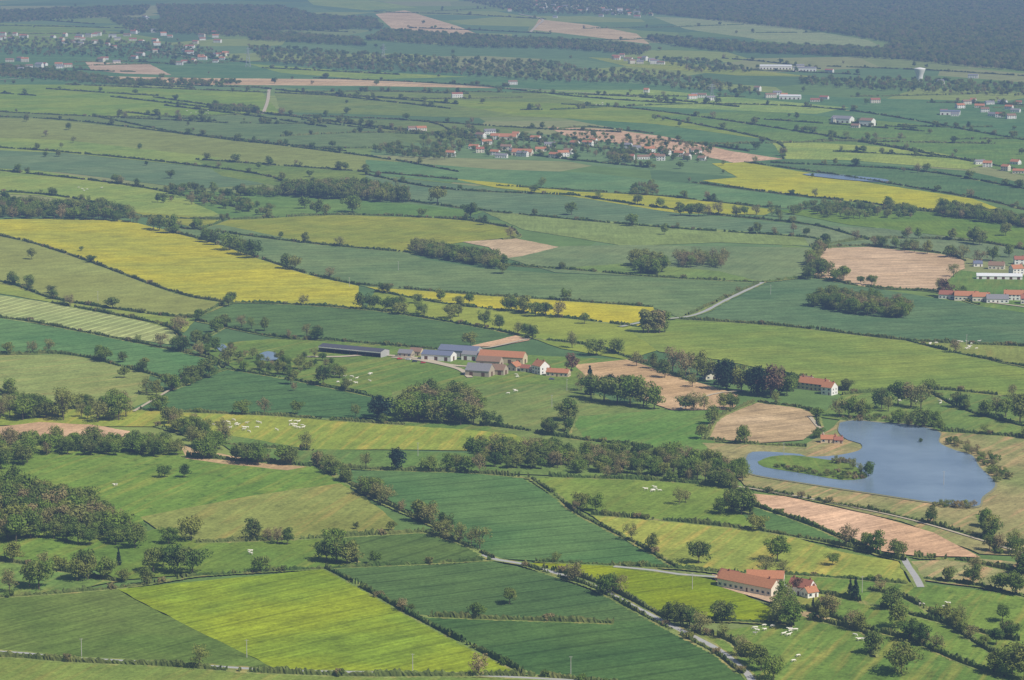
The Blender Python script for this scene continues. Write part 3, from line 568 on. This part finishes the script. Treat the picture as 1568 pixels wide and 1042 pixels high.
def house(u,v,L,W,hw,ang,wall='white',roof='orange',name='house',pitch=0.36,storeys=None,openside=False,chim=True):
    x,y=G(u,v); e=bpy.data.objects.new(name,None); COL.objects.link(e)
    e.location=(x,y,topz(x,y)+0.02); e.rotation_euler=(0,0,math.radians(ang))
    a,b=L/2,W/2; hr=hw+b*2*pitch
    V=[(-a,-b,-1),(a,-b,-1),(a,b,-1),(-a,b,-1),(-a,-b,hw),(a,-b,hw),(a,b,hw),(-a,b,hw),(-a,0,hr),(a,0,hr)]
    Fc=[(0,1,5,4),(2,3,7,6),(1,2,6,9,5),(3,0,4,8,7)]
    if openside: Fc=[(2,3,7,6),(1,2,6,9,5),(3,0,4,8,7)]
    mesh_obj('walls',V,Fc,[WALLS[wall]],parent=e)
    ov=0.4; th=0.22; V=[];Fc=[]
    rx=a+ov*0.5; s=(hr-hw)/b
    for sg in (-1,1):
        k=len(V); yo=sg*(b+ov); zo=hw-ov*s
        V+=[(-rx,yo,zo+0.05),(rx,yo,zo+0.05),(rx,0,hr+0.05),(-rx,0,hr+0.05),(-rx,yo,zo+th+0.05),(rx,yo,zo+th+0.05),(rx,0,hr+th+0.05),(-rx,0,hr+th+0.05)]
        Fc+=[(k,k+1,k+2,k+3),(k+4,k+5,k+6,k+7),(k,k+1,k+5,k+4),(k+1,k+2,k+6,k+5),(k+3,k,k+4,k+7)]
    mesh_obj('roof',V,Fc,[ROOFS[roof]],parent=e)
    ns=storeys or (2 if hw>4.5 else 1)
    V=[];Fc=[];V2=[];F2=[];V3=[];F3=[]
    if not openside and name not in('barn','farm_shed','warehouse','greenhouse_shed'):
        n=max(2,int(L/3.4))
        for st in range(ns):
            zz=0.9+st*2.7
            for i in range(n):
                cx_=-a+L*(i+0.5)/n
                for sg in (-1,1):
                    y0,y1=(-b-0.05,-b+0.02) if sg<0 else (b-0.02,b+0.05)
                    if st==0 and i==n//2: box(V2,F2,cx_-0.55,cx_+0.55,y0,y1,0,2.15)
                    else:
                        box(V,Fc,cx_-0.5,cx_+0.5,y0,y1,zz,zz+1.3)
                        ys0,ys1=(-b-0.1,-b+0.01) if sg<0 else (b-.01,b+0.1)
                        box(V3,F3,cx_-1.0,cx_-0.52,ys0,ys1,zz,zz+1.3); box(V3,F3,cx_+0.52,cx_+1.0,ys0,ys1,zz,zz+1.3)
            for cy_ in (-b*0.45,b*0.45):
                for sg in (-1,1): box(V,Fc,sg*a-0.05,sg*a+0.05,cy_-0.5,cy_+0.5,zz,zz+1.3)
    else:
        n=max(2,int(L/7))
        if openside:
            for i in range(n+1):
                cx_=-a+0.2+(L-0.4)*i/n; box(V2,F2,cx_-0.15,cx_+0.15,-b,-b+0.3,-0.5,hw)
            box(V3,F3,-a,a,-b-.62,-b-.5,hw-.95,hw-.1)
        else:
            for i in range(n):
                cx_=-a+L*(i+0.5)/n; box(V2,F2,cx_-1.4,cx_+1.4,-b-0.05,-b+0.02,0,min(hw-0.5,3.2))
            box(V2,F2,a-0.02,a+0.05,-1.5,1.5,0,min(hw-0.4,3.4))
    if V: mesh_obj('windows',V,Fc,[M_win],parent=e)
    if V2: mesh_obj('doors',V2,F2,[M_door],parent=e)
    if V3: mesh_obj('fascia' if openside else 'shutters',V3,F3,[WALLS['white'] if openside else M_shut],parent=e)
    if chim and not openside and name!='barn':
        V=[];Fc=[]; box(V,Fc,a*0.75-0.4,a*0.75+0.4,-0.35,0.35,hr-0.6,hr+1.2); box(V,Fc,-a*0.75-0.4,-a*0.75+0.4,-0.35,0.35,hr-0.6,hr+1.1); mesh_obj('chimneys',V,Fc,[M_chim],parent=e)
    return e
house(1147,906,36,9,4.4,-42,'cream','orange','farmhouse',.42,storeys=1)
house(1172,898,20,8,4.6,-10,'cream','orange','barn',.4)
house(1228,912,13,8,4.6,-35,'white','red','farmhouse',.45)
house(1240,916,7,6,3,30,'white','orange','outbuilding',.4)
house(1118,893,12,7,3.4,-42,'stone','red','barn',.4)
house(542,543,60,13,4.6,-30,'grey','dark','farm_shed',.12,openside=True,chim=False)
house(622,547,12,7,3,-22,'stone','grey','outbuilding',chim=False)
house(638,545,10,7,3.4,-22,'ochre','brown','outbuilding',chim=False)
house(672,552,26,12,4.6,-22,'white','blue','farm_shed',.22,chim=False)
house(705,546,34,14,5,-22,'grey','blue','farm_shed',.24,chim=False)
house(690,543,14,8,4,-22,'ochre','orange','barn')
house(722,552,14,9,4.6,-22,'white','grey','farm_shed',.25,chim=False)
house(770,556,38,11,5.2,-20,'ochre','orange','barn',.36)
house(750,562,20,9,4.6,-20,'stone','brown','barn',.36)
house(735,576,20,12,4.5,-22,'stone','grey','barn',.4)
house(762,574,14,10,4,-22,'stone','brown','barn',.36)
house(788,568,10,8,3.5,60,'stone','orange','outbuilding')
house(806,570,8,6,3,-30,'cream','red','outbuilding',chim=False)
house(828,573,11,9,6.4,-55,'white','orange','farmhouse',.42)
house(855,577,18,7,3.2,-20,'ochre','orange','outbuilding')
house(1090,580,13,9,5.2,15,'cream','dark','house',.5)
house(1247,597,26,9,5.2,-38,'ochre','orange','farmhouse',.4); house(1270,604,9,9,5.8,-38,'white','orange','house',.4)
house(1236,588,10,7,3.5,-38,'white','brown','outbuilding')
house(1269,679,11,6,2.8,-5,'ochre','orange','lakeside_cabin'); house(1284,680,6,5,2.4,-5,'stone','red','lakeside_cabin')
for a in [(1450,457,14,9,4,-20,'white','red'),(1480,460,22,10,4.2,-10,'cream','orange'),(1502,462,16,9,4.5,-5,'cream','orange'),(1527,464,20,10,3.6,-5,'white','grey'),(1552,460,18,10,5.2,-8,'white','orange'),(1578,466,18,9,5,-8,'cream','red'),
 (1497,408,9,7,3.2,0,'white','blue'),(1526,412,16,9,4,-15,'cream','brown'),(1556,420,12,9,6,20,'white','orange'),(1560,405,10,8,5,0,'white','red'),(1590,430,14,9,5,0,'white','orange')]: house(*a)
house(1530,428,44,9,3,-6,'white','white','greenhouse_shed',.25,chim=False)
vl=[(632,200),(645,202),(736,212),(745,222),(758,214),(780,214),(790,208),(735,234),(758,238),(775,230),(800,240),(842,226),(862,240),(880,222),(900,224),(870,236),(962,245),(975,230),(985,244),(1003,242),(1020,238),(1052,245),(1065,236),(1075,246),(690,240),(962,228),(820,216),(750,206),(1310,196),
 (726,228),(768,242),(786,236),(828,232),(850,242),(908,220),(994,234),(1012,246),(1040,240),
 (1298,186),(1282,188),(1065,148),(1075,150),(990,142),(1200,150),(1215,152),(1248,156),(1340,158),(1445,175),(1462,178),(1480,160),(1500,165),(1515,160),(1520,178),(1530,180),(1545,168),(1555,172),(1490,158),(1560,160),(1500,252),(1512,256),(1540,262),(1560,266),(1555,252),(1328,190),(1575,170),(1590,255),(1508,172),(1535,160),(1470,166),(1548,182),(1060,152),(1088,154),(1190,146),(1262,152)]
for u,v in vl:
    house(u,v,random.uniform(10,18),random.uniform(7,9),random.choice([3.8,5.6,6.2]),random.uniform(-45,25),random.choice(['white','white','white','cream']),random.choice(['orange','grey','red','brown','orange','grey','brown']),pitch=.33)
house(1290,188,34,20,7,-30,'white','grey','warehouse',.2,chim=False); house(1328,193,22,18,9,-30,'white','brown','warehouse',.2,chim=False)
house(772,214,40,12,5,-12,'cream','orange','barn',.36); house(800,238,30,12,5,-15,'cream','orange','barn')
dl=[(5,55),(35,58),(95,62),(115,66),(165,70),(180,62),(215,86),(240,70),(285,75),(290,84),(310,92),(340,92),(250,55),(15,95),(45,104),(60,104),(90,102),(205,52),(310,62),(330,58),(225,30),(540,64),(530,66),(150,55),(5,60),(122,58),(275,100),(160,92),(345,84),
 (820,10),(835,13),(850,15),(865,12),(880,14),(925,20),(935,18),(950,21),(962,18),(975,22),(900,16),(945,92),(962,94),(980,98),(1000,96),(1012,99),(850,28),(780,18),(700,150),(785,130),(1160,140),(1180,150),(1225,104),(1270,112),(1440,130),(1490,120)]
for u,v in dl+[(u+random.uniform(-24,24),v+random.uniform(-6,6)) for u,v in dl[:44] for _ in (0,1)]:
    house(u,max(v,3),random.uniform(12,22),random.uniform(7,10),random.choice([5,6.4,7.5]),random.uniform(-45,25),random.choice(['white','white','cream']),random.choice(['orange','red','brown','grey']),chim=False,pitch=.3)
house(1188,106,70,25,7,-8,'white','white','warehouse',.1,chim=False); house(1232,109,50,22,7,-8,'white','grey','warehouse',.1,chim=False); house(1210,152,40,18,6,-10,'white','white','warehouse',.12,chim=False);house(1455,176,34,18,6,-12,'white','blue','warehouse',.12,chim=False)
# ------------------------------------------------------------------ water tower (goblet)
def lathe(name,prof,n,mat,parent=None):
    V=[];Fc=[]
    for r,z in prof:
        for i in range(n): t=2*math.pi*i/n; V.append((r*math.cos(t),r*math.sin(t),z))
    for k in range(len(prof)-1):
        for i in range(n): Fc.append((k*n+i,k*n+(i+1)%n,(k+1)*n+(i+1)%n,(k+1)*n+i))
    return mesh_obj(name,V,Fc,[mat],parent=parent,smooth=True)
x,y=G(1408,126); wt=lathe('water_tower',[(6.5,-1),(6.2,3),(6.6,10),(7.8,16),(9.8,21),(11.5,26),(11.8,27.5),(11.2,28),(3,29.5),(0.05,30)],24,WALLS['white']); wt.location=(x,y,0)
# ------------------------------------------------------------------ pylons & poles
M_steel=plain_mat('galvanised_steel',(160,164,168),0.05,1,0.5); M_wood=plain_mat('pole_concrete',(188,184,172),0.08,1)
def pylon(u,v,h):
    V=[];Fc=[]; B=h*0.11
    def w(z): return B*(1-z/h)**1.1+0.5
    zs=[0,h*.2,h*.38,h*.54,h*.68,h*.8,h*.9,h]
    C=[(1,1),(1,-1),(-1,-1),(-1,1)]
    for a,b in zip(zs,zs[1:]):
        for q in range(4):
            c,d=C[q],C[(q+1)%4]; wa,wb=w(a),w(b)
            limb(V,Fc,(c[0]*wa,c[1]*wa,a),(c[0]*wb,c[1]*wb,b),.28,.26,4); limb(V,Fc,(c[0]*wa,c[1]*wa,a),(d[0]*wb,d[1]*wb,b),.16,.16,4)
            limb(V,Fc,(d[0]*wa,d[1]*wa,a),(c[0]*wb,c[1]*wb,b),.16,.16,4)
    for z,l in ((h*.68,8),(h*.8,6.5),(h*.92,5)):
        limb(V,Fc,(-l,0,z),(l,0,z),.25,.25,4); limb(V,Fc,(-l,0,z),(0,0,z+1.8),.15,.15,4); limb(V,Fc,(l,0,z),(0,0,z+1.8),.15,.15,4)
    x,y=G(u,v); o=mesh_obj('power_pylon',V,Fc,[M_steel]); o.location=(x,y,0)
pylon(380,103,44); pylon(587,94,40); pylon(1090,150,26)
def pole(u,v,h=9):
    V=[];Fc=[]; limb(V,Fc,(0,0,-0.5),(0,0,h),0.2,0.13); limb(V,Fc,(-0.9,0,h-0.4),(0.9,0,h-0.4),0.07,0.07,4)
    for s in(-.8,0,.8): limb(V,Fc,(s,0,h-.4),(s,0,h-.1),.05,.04,4)
    x,y=G(u,v); o=mesh_obj('utility_pole',V,Fc,[M_wood]); o.location=(x,y,topz(x,y))
for u,v in [(845,625),(125,1008),(378,1010),(632,1032),(874,1036),(150,462),(1180,452),(610,415),(1445,745),(1200,700),(868,600),(1320,910),(1480,530),(535,440),(1060,905),(640,700),(780,700)]: pole(u,v)
# ------------------------------------------------------------------ cattle (white Charolais), skinned single surface
M_cow=plain_mat('cream_hide',(232,224,208),0.06,3)
def cow_mesh(name,graze):
    if graze: head=[(1.25,0,1.1),(1.5,0,.7),(1.62,0,.35),(1.85,0,.12)]
    else: head=[(1.2,0,1.45),(1.5,0,1.65),(1.75,0,1.62),(2.05,0,1.45)]
    P=[(-.9,0,1.15),(-.3,0,1.08),(.35,0,1.08),(.85,0,1.15)]+head; R=[.36,.42,.42,.38,.24,.19,.17,.1]
    E=[(0,1),(1,2),(2,3),(3,4),(4,5),(5,6),(6,7)]
    def chain(root,pts,rs):
        pr=root
        for p,r in zip(pts,rs): P.append(p);R.append(r);E.append((pr,len(P)-1)); pr=len(P)-1
    for s in(-1,1):
        chain(0,[(-.82,s*.22,.95),(-.68,s*.24,.72),(-.92,s*.24,.42),(-.88,s*.24,.06)],[.2,.13,.075,.07])
        chain(3,[(.78,s*.22,.85),(.76,s*.22,.5),(.74,s*.22,.06)],[.15,.08,.07])
        chain(6,[(P[6][0]-.08,s*.2,P[6][2]+.14)],[.04])
    chain(0,[(-1.22,0,1.25),(-1.3,0,.9),(-1.3,0,.55)],[.06,.035,.05])
    me=bpy.data.meshes.new(name+'_rig'); me.from_pydata(P,E,[]); o=bpy.data.objects.new('tmp',me); COL.objects.link(o)
    o.modifiers.new('s','SKIN'); 
    for i,sv in enumerate(me.skin_vertices[0].data): sv.radius=(R[i],R[i]*(0.85 if i<4 else 1)); sv.use_root=(i==0)
    sb=o.modifiers.new('d','SUBSURF'); sb.levels=1; sb.render_levels=1
    dg=bpy.context.evaluated_depsgraph_get(); m2=bpy.data.meshes.new_from_object(o.evaluated_get(dg)); m2.name=name
    bpy.data.objects.remove(o); m2.materials.clear(); m2.materials.append(M_cow); 
    m2.polygons.foreach_set('use_smooth',[True]*len(m2.polygons)); return m2
CM=[cow_mesh('cow_grazing',True),cow_mesh('cow_standing',False)]
def herd(u0,u1,v0,v1,n):
    for _ in range(n):
        u=random.uniform(u0,u1);v=random.uniform(v0,v1); x,y=G(u,v); o=bpy.data.objects.new('cow',random.choice(CM)); COL.objects.link(o)
        o.location=(x,y,topz(x,y)); o.rotation_euler=(0,0,random.choice((0,3.14))+random.uniform(-.8,.8)); s=random.uniform(.95,1.2); o.scale=(s,s,s)
for a in [(1155,1185,958,978,6),(1198,1220,962,978,5),(1330,1460,610,622,7),(340,400,645,665,12),(435,465,645,660,12),(510,570,570,590,12),(360,430,650,664,5),(1150,1160,990,1000,1),(1420,1500,525,535,12),(985,1010,748,756,6),(1300,1330,970,985,3),(175,185,742,748,2),(760,800,600,610,3),(895,925,158,163,12),(1410,1470,928,940,3),(1465,1500,530,537,5),(380,386,848,852,2),(300,330,640,655,3),(120,160,288,294,5),(280,320,170,175,6),(1200,1260,1000,1030,2),(790,800,574,580,2)]: herd(*a)
# ------------------------------------------------------------------ parked cars at the farms
def car(u,v,ang,c):
    e=bpy.data.objects.new('parked_car',None); COL.objects.link(e); x,y=G(u,v); e.location=(x,y,topz(x,y)+.15); e.rotation_euler=(0,0,math.radians(ang))
    prof=[(-2.1,.35),(-2.15,.8),(-1.9,1.0),(-1.5,1.42),(.3,1.45),(.95,1.0),(1.95,.85),(2.1,.6),(2.05,.35)]
    V=[];n=len(prof)
    for s in(-.85,.85):
        for px_,pz in prof: V.append((px_,s*(0.82 if pz>1.1 else 1),pz))
    Fc=[tuple(range(n))[::-1],tuple(range(n,2*n))]+[(i,(i+1)%n,n+(i+1)%n,n+i) for i in range(n)]
    mesh_obj('body',V,Fc,[plain_mat('car_paint',c,0.02,1,.3)],parent=e)
    V=[];Fc=[]
    for s in(-1,1):
        k=len(V); V+=[(-1.55,s*.86,1.02),(.75,s*.86,1.02),(.25,s*.74,1.38),(-1.4,s*.74,1.38)]; Fc.append((k,k+1,k+2,k+3))
    V+=[(.4,-.66,1.45),(.4,.66,1.45),(.98,.78,1.05),(.98,-.78,1.05)]; k=len(V)-4; Fc.append((k,k+1,k+2,k+3)); mesh_obj('windows',V,Fc,[M_win],parent=e)
    V=[];Fc=[]
    for wx in(-1.3,1.3):
        for s in(-.8,.8): limb(V,Fc,(wx,s-.1,.32),(wx,s+.1,.32),.32,.32,12); k=len(V); Fc.append(tuple(range(k-24,k-12))); Fc.append(tuple(range(k-12,k)))
    mesh_obj('wheels',V,Fc,[ROOFS['dark']],parent=e)
for a in [(625,553,-20,(220,220,222)),(635,556,-10,(60,60,70)),(612,552,30,(200,60,50)),(1108,893,-40,(215,215,215)),(845,583,10,(90,100,120)),(1205,902,10,(210,212,215)),(648,558,20,(180,60,50))]: car(*a)
# ------------------------------------------------------------------ atmosphere: box of absorbing air, its emission put in for scattered skylight
SIG=0.95e-4; AIR_GLOW=(0.175,0.26,0.44)
m,nt,out=newmat('haze_glow'); va=nd(nt,'ShaderNodeVolumeAbsorption'); va.inputs['Color'].default_value=(0,0,0,1); va.inputs['Density'].default_value=SIG
em=nd(nt,'ShaderNodeEmission'); em.inputs[0].default_value=(*AIR_GLOW,1); em.inputs[1].default_value=SIG
ad=nd(nt,'ShaderNodeAddShader'); nt.links.new(va.outputs[0],ad.inputs[0]); nt.links.new(em.outputs[0],ad.inputs[1])
nt.links.new(ad.outputs[0],out.inputs['Volume'])
V=[];Fc=[]; box(V,Fc,-9000,9000,-3000,22000,-20,900); hz=mesh_obj('haze_glow_volume',V,Fc,[m])
# ------------------------------------------------------------------ light
el,az=math.radians(48),math.radians(130)
w=bpy.data.worlds.new('World'); sc.world=w; w.use_nodes=True; nt=w.node_tree; nt.nodes.clear()
sky=nd(nt,'ShaderNodeTexSky'); sky.sky_type='NISHITA'; sky.sun_disc=False; sky.sun_elevation=el; sky.sun_rotation=az; sky.altitude=300
bg=nd(nt,'ShaderNodeBackground'); bg.inputs[1].default_value=0.075; wo=nd(nt,'ShaderNodeOutputWorld'); nt.links.new(sky.outputs[0],bg.inputs[0]); nt.links.new(bg.outputs[0],wo.inputs[0])
sl=bpy.data.lights.new('sun','SUN'); sl.energy=5.0; sl.angle=math.radians(0.5); sl.color=(1,0.95,0.88)
so=bpy.data.objects.new('sun',sl); COL.objects.link(so)
so.rotation_euler=Vector((math.sin(az)*math.cos(el),math.cos(az)*math.cos(el),math.sin(el))).to_track_quat('Z','Y').to_euler()
sc.view_settings.view_transform='Standard'; sc.view_settings.look='None'; sc.view_settings.exposure=0
print('trees',nind[0],'far',len(far),'forest',nf,'bushes',len(bushes))
